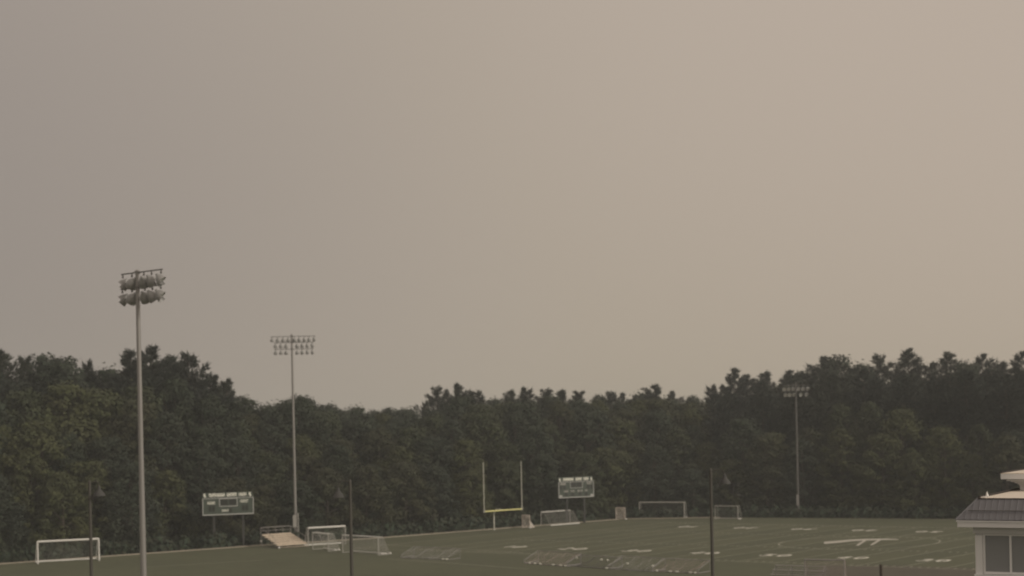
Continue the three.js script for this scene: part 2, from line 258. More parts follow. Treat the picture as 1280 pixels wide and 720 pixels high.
// the woods below the skyline, row behind row
for (const [off, frac0, frac1, gap] of [[9.5, 0.40, 0.60, 44], [15.5, 0.55, 0.78, 44], [22, 0.74, 0.92, 44], [29, 0.84, 0.98, 46], [38, 0.98, 1.0, 30]]) {
  for (let px = -60 + rr(0, 20); px < 1340; px += gap * rr(0.8, 1.2)) {
    const D = edgeD(px) + off + rr(-2, 2), s = skyline(px, off > 35 ? 9 : 16) + (off > 35 ? (px > 880 ? 7 : 4) : 5), cap = topH(px, s, D).y, fr = rr(frac0, frac1);
    const piny = (px > 870 && off > 20) || (px < 300 && off > 28);
    if (piny) { const v = PINE[Math.floor(rr(0, 5))], ph = cap - rr(0, 2.2), q = topH(px, s, D).setY(-0.1); tree('pine_tree', v, NEEDLE[Math.floor(rr(0, 3))], q, ph, ph / v.h * rr(1.0, 1.3), 'dark pine filling the upper woods between taller pines', 'pines filling the upper woods'); continue; }
    const lower = px > 870 ? topH(px, rr(468, 540), D).y : 99;
    const h = Math.min(cap, lower, Math.max(6, topH(px, skyline(px, 10), D).y * fr)), pos = topH(px, s, D).setY(-0.1);
    const right = px > 860, v = h < 11 ? BROAD[5] : BROAD[Math.floor(rr(0, 5))], m = LEAF[right && rnd() < 0.4 ? 2 : Math.floor(rr(0, 5))];
    const front = off < 10, word = LEAF_WORD[LEAF.indexOf(m)];
    tree(front ? 'edge_tree' : 'broadleaf_tree', v, m, pos, h, Math.max(0.85, h / v.h) * rr(0.9, 1.12), front ? `${word} edge tree leafy down to the ground at the foot of the woods` : `${word} broadleaf crown in the middle of the woods`, front ? `${word} trees along the edge of the turf` : `${word} broadleaf trees inside the woods`);
  }
}
// low growth along the foot of the woods
{ const q = []; for (let i = 0; i < 150; i++) { const d = dirRandom(), r = rr(0.5, 1.05); d.y = Math.abs(d.y); q.push(quadAt(V(d.x * r, d.y * r * 0.9, d.z * r), d.clone().add(dirRandom().multiplyScalar(0.8)).normalize(), rr(0.14, 0.26), 0.7, [rr(0.8, 1.2), rr(0.85, 1.15), rr(0.8, 1.2)])); }
  const g = leafMesh(q), n = 420, im = new THREE.InstancedMesh(g, LEAF[1], n), o = new THREE.Object3D();
  for (let i = 0; i < n; i++) { const px = -60 + 1400 * (i + rnd()) / n, D = edgeD(px) + rr(3.6, 8), p = at(px, 600, D); const s = rr(0.9, 1.9); o.position.set(p.x, -0.12, p.z); o.rotation.y = rr(0, 6.28); o.scale.set(s, s * rr(0.8, 1.3), s); o.updateMatrix(); im.setMatrixAt(i, o.matrix); }
  im.name = 'undergrowth'; im.userData = { kind: 'stuff', label: 'low leafy undergrowth along the foot of the woods', category: 'undergrowth' }; im.castShadow = im.receiveShadow = true; scene.add(im); }

// ---------------------------------------------------------------- sports lighting poles
const shellGeo = (() => { const p = [[0.0, 0.46], [0.07, 0.46], [0.10, 0.36], [0.17, 0.28], [0.26, 0.16], [0.31, 0.0], [0.325, -0.02], [0.30, -0.02], [0.24, 0.13]].map(([x, y]) => new THREE.Vector2(x, y)); return new THREE.LatheGeometry(p, 18); })();
const visorGeo = (() => { const g = new THREE.CylinderGeometry(0.32, 0.35, 0.22, 18, 1, true, -Math.PI / 2, Math.PI); g.translate(0, -0.11, 0); return g; })();
const lensGeo = (() => { const g = new THREE.CircleGeometry(0.29, 20); g.rotateX(Math.PI / 2); g.translate(0, 0.005, 0); return g; })();
const armGeo = (() => merge([bar(V(0, 0.46, 0), V(0, 0.64, -0.03), 0.035, 0.035, 6), box(0.09, 0.12, 0.09, 0, 0.44, 0)]))();
function floodlight(parent, p, yaw, tilt, s) {
  const o = new THREE.Group(); o.name = 'floodlight'; o.position.copy(p); parent.add(o); o.scale.setScalar(s);
  const head = new THREE.Euler(tilt, yaw, 0, 'YXZ');
  const put = (n, g, m) => { const q = mesh(n, g, m, o); q.rotation.copy(head); return q; };
  put('housing', shellGeo, M.lampShell); put('visor', visorGeo, M.lampShell); put('lens', lensGeo, M.lens);
  mesh('bracket', armGeo, M.galvDark, o);
}
function lightPole(label, base, topY, r0, r1, rows, armTurn, s, tilt, yawSpread, facing, poleMat = M.galv) {
  const o = thing('light_pole', label, 'light pole', base, 0, undefined), h = topY - base.y;
  mesh('pole', merge([bar(V(0, -0.1, 0), V(0, h * 0.45, 0), r0, r0 * 0.5 + r1 * 0.5, 16), bar(V(0, h * 0.45, 0), V(0, h, 0), (r0 + r1) / 2 * 0.97, r1, 16), bar(V(0, h, 0), V(0, h + 0.06, 0), r1 * 1.05, r1 * 0.6, 12)]), poleMat, o);
  mesh('base_collar', bar(V(0, 0, 0), V(0, 0.5, 0), r0 * 1.35, r0 * 1.2, 16), M.galvDark, o);
  for (const [dy, offs] of rows) {
    const ax = V(Math.cos(armTurn), 0, -Math.sin(armTurn)), lo = Math.min(...offs), hi = Math.max(...offs), y = h + dy;
    mesh('crossarm', merge([bar(ax.clone().multiplyScalar(lo - 0.15).setY(y), ax.clone().multiplyScalar(hi + 0.15).setY(y), 0.04, 0.04, 6), box(0.3, 0.14, 0.3, 0, y, 0)]), M.galvDark, o);
    offs.forEach((f, i) => floodlight(o, ax.clone().multiplyScalar(f).add(V(0, y - 0.62 * s, 0)), facing + (f - (lo + hi) / 2) / (hi - lo || 1) * yawSpread, tilt * rr(0.8, 1.2), s));
  }
  return o;
}
{ // near pole, left
  const D = 85, top = at(171.6, 338.5, D), p = V(at(178.6, 720, D).x, 0, -D); p.x = top.x;
  lightPole('tall galvanised pole with two short rows of large bell floodlights', p, top.y, 0.215, 0.12, [[-0.1, [-1.35, -0.5, 0.6, 1.3, 2.15]], [-1.02, [-1.42, -0.52, 0.66, 1.35, 2.1]]], -0.62, 1.04, 0.78, -3.2, 0);
}
{ const b = G(370.8, 677), top = at(363.8, 418, -b.z); b.x = (b.x + top.x) / 2;
  const o = lightPole('tall pole with three rows of floodlights rising behind the bleacher', b, top.y, 0.2, 0.13, [[-0.25, [-2.5, -1.8, -1.1, -0.45, 0.35, 0.95, 1.6, 2.2, 2.85]], [-1.02, [-2.1, -1.4, -0.75, 0.65, 1.3, 1.95, 2.6]], [-1.85, [-2.1, -1.4, -0.75, 0.65, 1.3, 1.95, 2.6]]], 0, 0.76, 0.5, -1.6, 0);
  mesh('control_box', merge([box(0.42, 1.5, 0.3, -0.05, 2.6, 0.28), box(0.10, 3.0, 0.16, 0.38, 2.1, 0.28)]), M.offWhite, o); }
{ const b = G(998, 645.2), top = at(994.6, 478.5, -b.z); b.x = (b.x + top.x) / 2;
  const o = lightPole('slender pole with two rows of pale floodlights standing before the right woods', b, top.y, 0.17, 0.1, [[-0.35, [-1.7, -1.05, -0.4, 0.4, 1.1, 1.8]], [-1.2, [-1.55, -0.95, -0.3, 0.75, 1.6]]], 0, 0.95, -1.15, 0.5, 0.25, M.galvDark);
  mesh('control_box', box(0.34, 1.6, 0.3, -0.12, 2.4, 0.24), M.galv, o); }

// ---------------------------------------------------------------- scoreboards
function lettering(text, parent, cx, cy, z, w, h, m) {
  const shapes = font.generateShapes(text, 1), g = new THREE.ExtrudeGeometry(shapes, { depth: 0.03, bevelEnabled: false, curveSegments: 3 }); g.computeBoundingBox(); const b = g.boundingBox;
  g.translate(-(b.min.x + b.max.x) / 2, -(b.min.y + b.max.y) / 2, 0); g.scale(w / (b.max.x - b.min.x), h / (b.max.y - b.min.y), 1); g.translate(cx, cy, z); return mesh('lettering', g, m, parent);
}
function blockWord(parent, x0, x1, y, h, z, n) {                            // blurred header words: letter shapes too small to read
  const pitch = (x1 - x0) / n;
  for (let i = 0; i < n; i++) { const w = pitch * 0.82, x = x0 + pitch * (i + 0.5), t = w * 0.3, k = Math.floor(rr(0, 3));
    const gs = [box(t, h, 0.05, x - w / 2 + t / 2, y, z), box(t, h, 0.05, x + w / 2 - t / 2, y, z)];
    gs.push(box(w - 2 * t, h * 0.24, 0.05, x, y + h * [0.38, 0.0, -0.38][k], z)); if (k !== 1) gs.push(box(w - 2 * t, h * 0.2, 0.05, x, y - h * 0.02, z));
    mesh('letter', merge(gs), M.letter, parent); }
}
function scoreboard(label, l, r, w, bottom, h, header, posts, fill) {
  const mid = l.clone().add(r).multiplyScalar(0.5), o = thing('scoreboard', label, 'scoreboard', mid.setY(0), -Math.atan2(r.z - l.z, r.x - l.x));
  const y = (f) => bottom + h * f, X = (f) => (f - 0.5) * w, fz = 0.16, q = 0.055;
  for (const f of posts) mesh('post', box(0.22, bottom + h + header, 0.2, X(f), (bottom + h + header) / 2 - 0.05, -0.16), M.postDark, o);
  mesh('cabinet', box(w, h, 0.26, 0, y(0.5), 0.02), M.board, o);
  const fr = mesh('frame', merge([box(w + 0.08, q * 2.2, 0.1, 0, y(0), 0.13), box(w + 0.08, q * 1.3, 0.1, 0, y(1), 0.13), box(q * 1.6, h, 0.1, -w / 2, y(0.5), 0.131), box(q * 1.6, h, 0.1, w / 2, y(0.5), 0.131)]), M.boardTrim, o);
  mesh('header_board', box(w * 0.99, header, 0.12, 0, y(1) + header / 2 + 0.04, 0.02), M.board, o);
  fill(o, X, y, fz, w, h, header); return o;
}
function panel(o, x0, x1, y0, y1, z, name = 'digit_panel') { return mesh(name, box(x1 - x0, y1 - y0, 0.04, (x0 + x1) / 2, (y0 + y1) / 2, z), M.boardDark, o); }
function emblem(o, x, y, z, s) { const sh = new THREE.Shape([[-0.5, 0.5], [0.3, 0.5], [0.05, 0.1], [0.5, -0.5], [-0.2, -0.5], [-0.5, -0.05]].map(([a, b]) => new THREE.Vector2(a * s * 0.75, b * s))); const g = new THREE.ExtrudeGeometry(sh, { depth: 0.04, bevelEnabled: false }); g.translate(x, y, z); mesh('emblem', g, M.letter, o); }
{ const D0 = 170.2, l = at(253.4, 640, 169.6), r = at(316.4, 640, 171.9), w = l.distanceTo(r), bl = at(285, 642.7, 170.8).y, tl = at(285, 622.4, 170.8).y;
  scoreboard('wide low green scoreboard on two posts beside the small bleacher', l, r, w, bl, tl - bl, 0.62, [0.22, 0.80], (o, X, y, z, w, h, hd) => {
    const hy = y(1) + 0.40; blockWord(o, X(0.125), X(0.44), hy, 0.42, 0.10, 10); blockWord(o, X(0.475), X(0.675), hy, 0.42, 0.10, 6); blockWord(o, X(0.715), X(0.87), hy, 0.42, 0.10, 5);
    emblem(o, X(0.045), hy - 0.02, 0.085, 0.44); emblem(o, X(0.945), hy - 0.02, 0.085, 0.44);
    lettering('HOME', o, X(0.165), y(0.73), z, w * 0.15, 0.36, M.letter); lettering('GUEST', o, X(0.82), y(0.79), z, w * 0.16, 0.36, M.letter); lettering('HALF', o, X(0.44), y(0.24), z, w * 0.13, 0.28, M.letter);
    const cx0 = X(0.33), cx1 = X(0.68), cy0 = y(0.50), cy1 = y(0.97), t = 0.08, c = mesh('clock_frame', merge([box(cx1 - cx0, t, 0.06, (cx0 + cx1) / 2, cy0, z), box(cx1 - cx0, t, 0.06, (cx0 + cx1) / 2, cy1, z), box(t, cy1 - cy0, 0.06, cx0, (cy0 + cy1) / 2, z + 0.004), box(t, cy1 - cy0, 0.06, cx1, (cy0 + cy1) / 2, z + 0.004)]), M.boardTrim, o);
    panel(o, X(0.355), X(0.49), y(0.55), y(0.93), z); panel(o, X(0.52), X(0.655), y(0.55), y(0.93), z);
    for (const f of [0.14, 0.21, 0.80, 0.87]) panel(o, X(f) - 0.16, X(f) + 0.16, y(0.2), y(0.55), z); panel(o, X(0.545) - 0.15, X(0.545) + 0.15, y(0.1), y(0.38), z);
  }); }
{ const l = at(698, 620, 201), r = at(741.4, 620, 204), w = l.distanceTo(r), bl = at(719.7, 621.3, 202.5).y, tl = at(719.7, 602, 202.5).y;
  scoreboard('tall green scoreboard standing behind the field goal end, by a soccer goal', l, r, w, bl, tl - bl, 0.66, [0.25, 0.75], (o, X, y, z, w, h, hd) => {
    const hy = y(1) + 0.38; blockWord(o, X(0.13), X(0.43), hy, 0.40, 0.10, 10); blockWord(o, X(0.485), X(0.665), hy, 0.40, 0.10, 6); blockWord(o, X(0.715), X(0.865), hy, 0.40, 0.10, 5);
    emblem(o, X(0.045), hy - 0.05, 0.085, 0.42); emblem(o, X(0.95), hy - 0.05, 0.085, 0.42);
    lettering('HOME', o, X(0.12), y(0.88), z, w * 0.15, 0.36, M.offWhite); lettering('GUEST', o, X(0.875), y(0.88), z, w * 0.15, 0.36, M.offWhite);
    const cx0 = X(0.33), cx1 = X(0.68), cy0 = y(0.60), cy1 = y(0.99), t = 0.06; mesh('clock_frame', merge([box(cx1 - cx0, t, 0.06, (cx0 + cx1) / 2, cy0, z), box(t, cy1 - cy0, 0.06, cx0, (cy0 + cy1) / 2, z + 0.004), box(t, cy1 - cy0, 0.06, cx1, (cy0 + cy1) / 2, z + 0.004)]), M.boardTrim, o);
    panel(o, X(0.36), X(0.49), y(0.65), y(0.95), z); panel(o, X(0.52), X(0.65), y(0.65), y(0.95), z); for (const f of [0.06, 0.16, 0.84, 0.94]) panel(o, X(f) - 0.19, X(f) + 0.19, y(0.5), y(0.76), z);
    for (const [f, t2, ww] of [[0.205, 'DOWN', 0.12], [0.39, 'TO GO', 0.12], [0.605, 'BALL ON', 0.14], [0.785, 'QTR', 0.075]]) { lettering(t2, o, X(f), y(0.40), z, w * ww, 0.30, M.offWhite); panel(o, X(f) - 0.24, X(f) + 0.24, y(0.08), y(0.28), z); }
    mesh('name_plate', box(0.42, 0.3, 0.03, X(0.055), y(0.10), z), M.boardTrim, o); mesh('name_plate', box(0.42, 0.3, 0.03, X(0.945), y(0.10), z), M.boardTrim, o);
  }); }

// ---------------------------------------------------------------- field goal post
{ const L = G(605.3, 639.5, 3.05), R = G(652.5, 636.2, 3.05), base = G(617.8, 663), mid = L.clone().add(R).multiplyScalar(0.5);
  const o = thing('field_goal_post', 'gooseneck field goal post with yellow crossbar and two thin uprights', 'goal post', base);
  const rel = (p) => p.clone().sub(base), l = rel(L), r = rel(R), m = rel(mid);
  mesh('crossbar', bar(l, r, 0.09, 0.09, 12), M.yellow, o);
  for (const p of [l, r]) { mesh('upright', bar(p.clone().setY(3.02), p.clone().setY(9.4), 0.055, 0.05, 8), M.yellowPale, o); mesh('end_cap', bar(p.clone().setY(2.9), p.clone().setY(3.2), 0.13, 0.13, 10), M.offWhite, o); }
  const c = new THREE.CatmullRomCurve3([V(0, -0.1, 0), V(0, 1.2, 0), V(0, 2.1, 0), m.clone().multiplyScalar(0.12).setY(2.72), m.clone().multiplyScalar(0.5).setY(3.0), m.clone().setY(3.05)]);
  mesh('gooseneck', new THREE.TubeGeometry(c, 24, 0.09, 10), M.yellowPale, o); }

// ---------------------------------------------------------------- goals
function netPanel(a, b, c, d, step, t, out) {                               // cords over the quad a-b (top) / d-c (bottom)
  const nx = Math.max(2, Math.round(a.distanceTo(b) / step)), ny = Math.max(2, Math.round(a.distanceTo(d) / step)), L = (p, q, s) => p.clone().lerp(q, s);
  for (let i = 0; i <= nx; i++) { const p = L(a, b, i / nx), q = L(d, c, i / nx); if (p.distanceTo(q) > 0.05) out.push(cord(p, q, t)); }
  for (let j = 0; j <= ny; j++) { const p = L(a, d, j / ny), q = L(b, c, j / ny); if (p.distanceTo(q) > 0.05) out.push(cord(p, q, t)); }
}
function goalParts(o, w, h, dTop, dBot, { r = 0.05, net = M.net, frame = M.white, barMat = M.white, step = 0.16, t = 0.006, weights = [], thick = 1 } = {}) {
  const x = w / 2;
  for (const s of [-1, 1]) {
    mesh('post', bar(V(s * x, 0, 0), V(s * x, h, 0), r, r, 8), frame, o);
    mesh('side_bar', bar(V(s * x, r * 0.6, 0), V(s * x, r * 0.6, -dBot), r * 0.6, r * 0.6, 6), frame, o);
    mesh('stay', merge([bar(V(s * x, h, 0), V(s * x, h, -dTop), r * 0.5, r * 0.5, 6), bar(V(s * x, h, -dTop), V(s * x, 0, -dBot), r * 0.4, r * 0.4, 6)]), frame, o);
  }
  mesh('crossbar', bar(V(-x, h, 0), V(x, h, 0), r * 1.15 * thick, r * 1.15 * thick, 8), barMat, o);
  mesh('ground_bar', bar(V(-x, r, -dBot), V(x, r, -dBot), r * thick, r * thick, 8), barMat, o);
  const n = []; netPanel(V(-x, h, -dTop), V(x, h, -dTop), V(x, 0, -dBot), V(-x, 0, -dBot), step, t, n); netPanel(V(-x, h, 0), V(x, h, 0), V(x, h, -dTop), V(-x, h, -dTop), step, t, n);
  for (const s of [-1, 1]) netPanel(V(s * x, h, 0), V(s * x, h, -dTop), V(s * x, 0, -dBot), V(s * x, 0, 0), step, t, n);
  mesh('net', merge(n), net, o);
  for (const [wx, wz] of weights) { const g = new THREE.SphereGeometry(0.16, 10, 6); g.scale(1.5, 0.8, 1); g.translate(wx * x, 0.1, -wz * dBot); mesh('anchor_weight', g, M.white, o); }
}
function goal(label, pl, pr, h, dTop, dBot, behind, opt = {}) {
  const l = G(...pl), r = G(...pr), mid = l.clone().add(r).multiplyScalar(0.5), o = thing(opt.name ?? 'soccer_goal', label, 'goal', mid, -Math.atan2(r.z - l.z, r.x - l.x) + (behind < 0 ? Math.PI : 0));
  goalParts(o, l.distanceTo(r), h, dTop, dBot, opt); return o;
}
goal('full size white soccer goal standing near the tall bell floodlight pole', [47.5, 705], [124, 700.8], 2.4, 0.7, 2.3, 1, { r: 0.085, barMat: M.white, thick: 1.15, step: 0.2 });
goal('wide white soccer goal with a thick crossbar behind two smaller goals by the bleacher', [385.5, 683], [432, 680.2], 2.2, 0.5, 1.4, 1, { r: 0.06, frame: M.offWhite, thick: 1.6, step: 0.2 });
goal('narrow turned training goal in front of the wide goal beside the bleacher', [391, 687], [410.5, 689.3], 2.0, 0.7, 1.5, 1, { name: 'training_goal', r: 0.055, frame: M.offWhite, step: 0.18, t: 0.008, weights: [[0.96, 0.6], [0.98, 0.9]] });
goal('training goal of netting with white weights on the open turf beside two goals', [428.5, 691], [473, 694.2], 2.0, 0.7, 1.6, 1, { name: 'training_goal', r: 0.055, frame: M.offWhite, step: 0.15, t: 0.006, net: M.netGrey, weights: [[0.98, 0.35], [0.98, 0.6], [0.98, 1.05]] });
goal('small soccer goal turned away with a thick ground bar, below the tall scoreboard', [676.5, 656.6], [712.5, 653.8], 1.85, 0.6, 2.0, -1, { r: 0.05, frame: M.offWhite, barMat: M.white, thick: 1.4, step: 0.2, t: 0.007 });
goal('wide pale soccer goal at the corner of the turf before the far woods', [799.5, 646.9], [855.5, 647], 2.3, 0.8, 1.7, 1, { r: 0.075, frame: M.offWhite, barMat: M.offWhite, step: 0.24, t: 0.005 });
goal('smaller pale soccer goal beside the wide corner goal before the woods', [894, 649], [922.5, 649.4], 1.95, 0.7, 1.5, 1, { r: 0.055, frame: M.offWhite, barMat: M.offWhite, step: 0.24, t: 0.005, weights: [[1.1, 0.1]] });
goal('netted training goal standing beside the low grey bleacher on the near sideline', [1006, 726.5], [1055.5, 727.5], 1.82, 0.7, 1.4, 1, { name: 'training_goal', r: 0.045, frame: M.galv, barMat: M.galv, net: M.netTan, step: 0.13, t: 0.008 });
for (const [label, a, b] of [['lacrosse goal with tan net beside the field goal post', [652.5, 660], [663, 660.2]], ['lacrosse goal with tan net alone on the kerb past the tall scoreboard', [771, 649.6], [780.8, 649.5]]]) {
  const l = G(...a), r = G(...b), o = thing('lacrosse_goal', label, 'goal', l.clone().add(r).multiplyScalar(0.5), -Math.atan2(r.z - l.z, r.x - l.x) - 0.2, undefined), x = 0.72, h = 1.78, n = [];
  for (const s of [-1, 1]) { mesh('post', bar(V(s * x, 0, 0), V(s * x, h, 0), 0.04, 0.04, 8), M.lacrosse, o); mesh('ground_bar', bar(V(s * x, 0.03, 0), V(0, 0.03, -1.8), 0.03, 0.03, 6), M.lacrosse, o); }
  mesh('crossbar', bar(V(-x, h, 0), V(x, h, 0), 0.045, 0.045, 8), M.lacrosse, o);
  netPanel(V(-x, h, 0), V(0, h, 0), V(0, 0, -1.8), V(-x, 0, 0), 0.055, 0.013, n); netPanel(V(0, h, 0), V(x, h, 0), V(x, 0, 0), V(0, 0, -1.8), 0.055, 0.013, n);
  mesh('net', merge(n), M.netPale, o); const g = new THREE.SphereGeometry(0.14, 10, 6); g.scale(1.6, 0.8, 1); g.translate(x + 0.1, 0.1, 0.15); mesh('anchor_weight', g, M.white, o);
}
// goals tipped over on their faces along the near touchline
const tipped = [[[501, 697.6], [561, 700.2], 1.05, 'grey netted goal tipped on its face, alone on open turf', M.netGrey, [[0.82, 0], [0.97, 0]]],
  [[657, 704.2], [707, 708.6], 1.15, 'tipped goal with pinkish net and white weights, first of the row of overturned goals', M.netTan, [[-0.7, 0], [-0.45, 0], [-0.2, 0], [0.4, 0], [0.75, 0], [0.95, 0]]],
  [[708, 707.4], [759, 711.6], 0.95, 'tipped goal with dark folded net in the middle of the row of overturned goals', M.netDark, [[-0.9, 1], [0.3, 1], [0.6, 1], [0.98, 0]]],
  [[761, 711.5], [815, 715], 1.1, 'tipped goal with dense grey net between two overturned goals', M.netGrey, [[-0.3, 0.5], [0.9, 0.4]]],
  [[817, 714.2], [872, 717.5], 1.05, 'tipped goal with pinkish net ending the row of overturned goals by a lamp post', M.netTan, [[-0.8, 0], [-0.2, 0], [0.1, 0], [0.7, 0], [0.9, 0]]]];
for (const [a, b, hgt, label, net, wts] of tipped) {
  const l = G(...a), r = G(...b), w = l.distanceTo(r), o = thing('tipped_goal', label, 'goal', l.clone().add(r).multiplyScalar(0.5), -Math.atan2(r.z - l.z, r.x - l.x) + rr(-0.1, 0.1), 'goals tipped over on the turf'), x = w / 2, n = [], d = 2.0, rr0 = 0.045;
  for (const s of [-1, 1]) { mesh('post', bar(V(s * x, 0.06, 0), V(s * x, 0.06, -d), rr0, rr0, 6), M.galv, o); mesh('stay', merge([bar(V(s * x, 0.06, -d), V(s * x, hgt, -d), 0.03, 0.03, 6), bar(V(s * x, hgt, -d), V(s * x, 0.35, 0), 0.03, 0.03, 6), bar(V(s * x, 0.35, 0), V(s * x, 0.06, 0), 0.03, 0.03, 6)]), M.galv, o); }
  mesh('crossbar', bar(V(-x, 0.06, 0), V(x, 0.06, 0), rr0, rr0, 6), M.galv, o); mesh('rear_bar', bar(V(-x, hgt, -d), V(x, hgt, -d), 0.035, 0.035, 6), M.galv, o);
  const ph = [rr(0, 6), rr(0, 6), rr(0, 6)], cx = Math.round(w / 0.16), cy = 16, grid = [];           // the net hangs slack over the frame in folds
  for (let i = 0; i <= cx; i++) { const u = i / cx, row = []; for (let k = 0; k <= cy; k++) { const v = k / cy, sag = 0.34 * Math.sin(Math.PI * ((u * 2 + 0.15 * Math.sin(ph[2])) % 1)) * (0.4 + 0.6 * Math.sin(Math.PI * v)), fold = 0.10 * Math.sin(u * 17 + ph[0] + 3 * v) + 0.07 * Math.sin(u * 31 + ph[1] - 5 * v) + rr(-0.03, 0.03);
    const y0 = v < 0.8 ? hgt + (0.35 - hgt) * v / 0.8 : 0.35 * (1 - (v - 0.8) / 0.2), z0 = v < 0.8 ? -d + d * v / 0.8 : 0.12 * (v - 0.8) / 0.2; row.push(V(-x + w * u + rr(-0.04, 0.04), Math.max(0.04, y0 - sag + fold * Math.min(1, 2 * y0)), z0 + fold)); } grid.push(row); }
  for (let i = 0; i <= cx; i++) for (let k = 0; k <= cy; k++) { if (i < cx) n.push(cord(grid[i][k], grid[i + 1][k], net === M.netGrey && w < 5.2 ? 0.005 : 0.0065)); if (k < cy) n.push(cord(grid[i][k], grid[i][k + 1], net === M.netGrey && w < 5.2 ? 0.005 : 0.0065)); }
  mesh('net', merge(n), net, o);
  for (const [wx, up] of wts) { const g = new THREE.SphereGeometry(0.1, 10, 6); g.scale(rr(1.1, 2.4), 0.8, 1); g.translate(wx * x, up ? 0.35 + (hgt - 0.35) * 0.6 * up : 0.1, up ? -d * 0.6 * up : 0.1); mesh('anchor_weight', g, M.letter, o); }
}

// ---------------------------------------------------------------- bleachers
{ const l = G(346.5, 685.6), r = G(387, 683.4), w = l.distanceTo(r), o = thing('bleacher', 'small tan plank bleacher with grey guard rails below a light pole', 'bleacher', l.clone().add(r).multiplyScalar(0.5), -Math.atan2(r.z - l.z, r.x - l.x) + 0.22), rows = 6, run = 0.72, rise = 0.205;
  for (let i = 0; i < rows; i++) {
    for (let k = 0; k < 2; k++) mesh('seat_plank', box(w, 0.045, 0.26, 0, 0.34 + rise * i, -run * i - 0.15 - k * 0.28), M.aluminium, o);
    mesh('foot_plank', box(w, 0.04, 0.2, 0, 0.12 + rise * i, -run * i + 0.08), M.aluminium, o); mesh('riser', box(w, 0.10, 0.02, 0, 0.44 + rise * i, -run * i - 0.46), M.aluminium, o);
  }
  const D = run * rows, hb = 0.34 + rise * (rows - 1);
  for (const x of [-w / 2 + 0.05, -w / 6, w / 6, w / 2 - 0.05]) mesh('support_frame', merge([bar(V(x, 0.02, 0), V(x, 0.02, -D), 0.03), bar(V(x, 0.1, 0), V(x, hb - 0.08, -D + 0.1), 0.03), bar(V(x, 0, -D + 0.1), V(x, hb, -D + 0.1), 0.03)]), M.aluminiumGrey, o);
  for (const x of [-w / 2 - 0.05, w / 2 + 0.05]) mesh('side_rail', merge([bar(V(x, 0.3, -run), V(x, 1.2, -run), 0.025), bar(V(x, 0.3, -D), V(x, hb + 0.95, -D), 0.03), bar(V(x, 1.2, -run), V(x, hb + 0.95, -D), 0.025)]), M.aluminiumGrey, o);
  mesh('back_rail', merge([bar(V(-w / 2, hb + 0.95, -D), V(w / 2, hb + 0.95, -D), 0.035), bar(V(-w / 2, hb + 0.55, -D), V(w / 2, hb + 0.55, -D), 0.02), ...[-0.25, 0, 0.25].map((f) => bar(V(w * f, hb, -D), V(w * f, hb + 0.95, -D), 0.022))]), M.aluminiumGrey, o);
  for (const p of [V(-w / 2, 0.12, 0.12), V(-w / 2 - 0.1, 0.7, -D * 0.96)]) { const g = new THREE.SphereGeometry(0.13, 10, 7); g.scale(1.2, 0.9, 1); g.translate(p.x, p.y, p.z); mesh('end_cap', g, M.white, o); } }
{ const l = G(963, 724), r = G(1027, 726), w = l.distanceTo(r), o = thing('bleacher', 'low grey aluminium bleacher beside the near training goal', 'bleacher', l.clone().add(r).multiplyScalar(0.5), -Math.atan2(r.z - l.z, r.x - l.x));
  for (let i = 0; i < 3; i++) { mesh('seat_plank', box(w, 0.05, 0.26, 0, 0.42 + 0.33 * i, -0.65 * i), M.aluminiumGrey, o); mesh('foot_plank', box(w, 0.04, 0.22, 0, 0.16 + 0.33 * i, -0.65 * i - 0.3), M.galv, o); }
  for (const f of [-0.48, -0.16, 0.16, 0.48]) mesh('support_frame', merge([bar(V(w * f, 0.02, 0.1), V(w * f, 0.02, -1.45), 0.03), bar(V(w * f, 0.3, 0), V(w * f, 1.02, -1.35), 0.03), bar(V(w * f, 0, -1.35), V(w * f, 1.05, -1.35), 0.03)]), M.galv, o); }

// ---------------------------------------------------------------- near posts and lamps
{ const b = G(1101.5, 730), top = at(1101, 706, -b.z), o = thing('wooden_post', 'short brown wooden post on the path before the field', 'post', b);
  mesh('shaft', bar(V(0, -0.2, 0), V(0, top.y, 0), 0.12, 0.115, 10), M.wood, o); mesh('cap', bar(V(0, top.y, 0), V(0, top.y + 0.05, 0), 0.12, 0.04, 10), M.wood, o); }
const bell = new THREE.LatheGeometry([[0.0, 0.36], [0.05, 0.36], [0.06, 0.27], [0.10, 0.20], [0.17, 0.12], [0.235, 0.0], [0.225, 0.0], [0.09, 0.18]].map(([x, y]) => new THREE.Vector2(x, y)), 20);
for (const [px, topPy, side, bx, by, label] of [[113, 603, 1, 124, 620, 'slim dark lamp post crossing the full size goal by the left woods'], [438.5, 602, -1, 423, 622, 'slim dark lamp post with hanging bell lamp crossing the training goals'], [889.6, 588, 1, 906, 605, 'slim dark lamp post with hanging bell lamp beside the overturned goals']]) {
  const D = 52, p = at(px, 655, D), top = at(px, topPy, D).y, o = thing('lamp_post', label, 'lamp post', V(p.x, 0, -D), 0), q = at(bx, by, D), dx = q.x - p.x, by0 = q.y;
  mesh('pole', merge([bar(V(0, -0.1, 0), V(0, top, 0), 0.085, 0.055, 12), bar(V(0, top, 0), V(0, top + 0.08, 0), 0.06, 0.02, 10)]), M.lampPost, o); mesh('base', bar(V(0, 0, 0), V(0, 0.8, 0), 0.15, 0.1, 12), M.lampPost, o);
  mesh('arm', new THREE.TubeGeometry(new THREE.CatmullRomCurve3([V(0, top - 0.05, 0), V(dx * 0.4, top + 0.02, 0), V(dx * 0.85, top, 0), V(dx, by0 + 0.34, 0)]), 14, 0.02, 6), M.lampPost, o);
  const g = mesh('lamp_shade', bell, M.lampBell, o); g.position.set(dx, by0, 0);
}

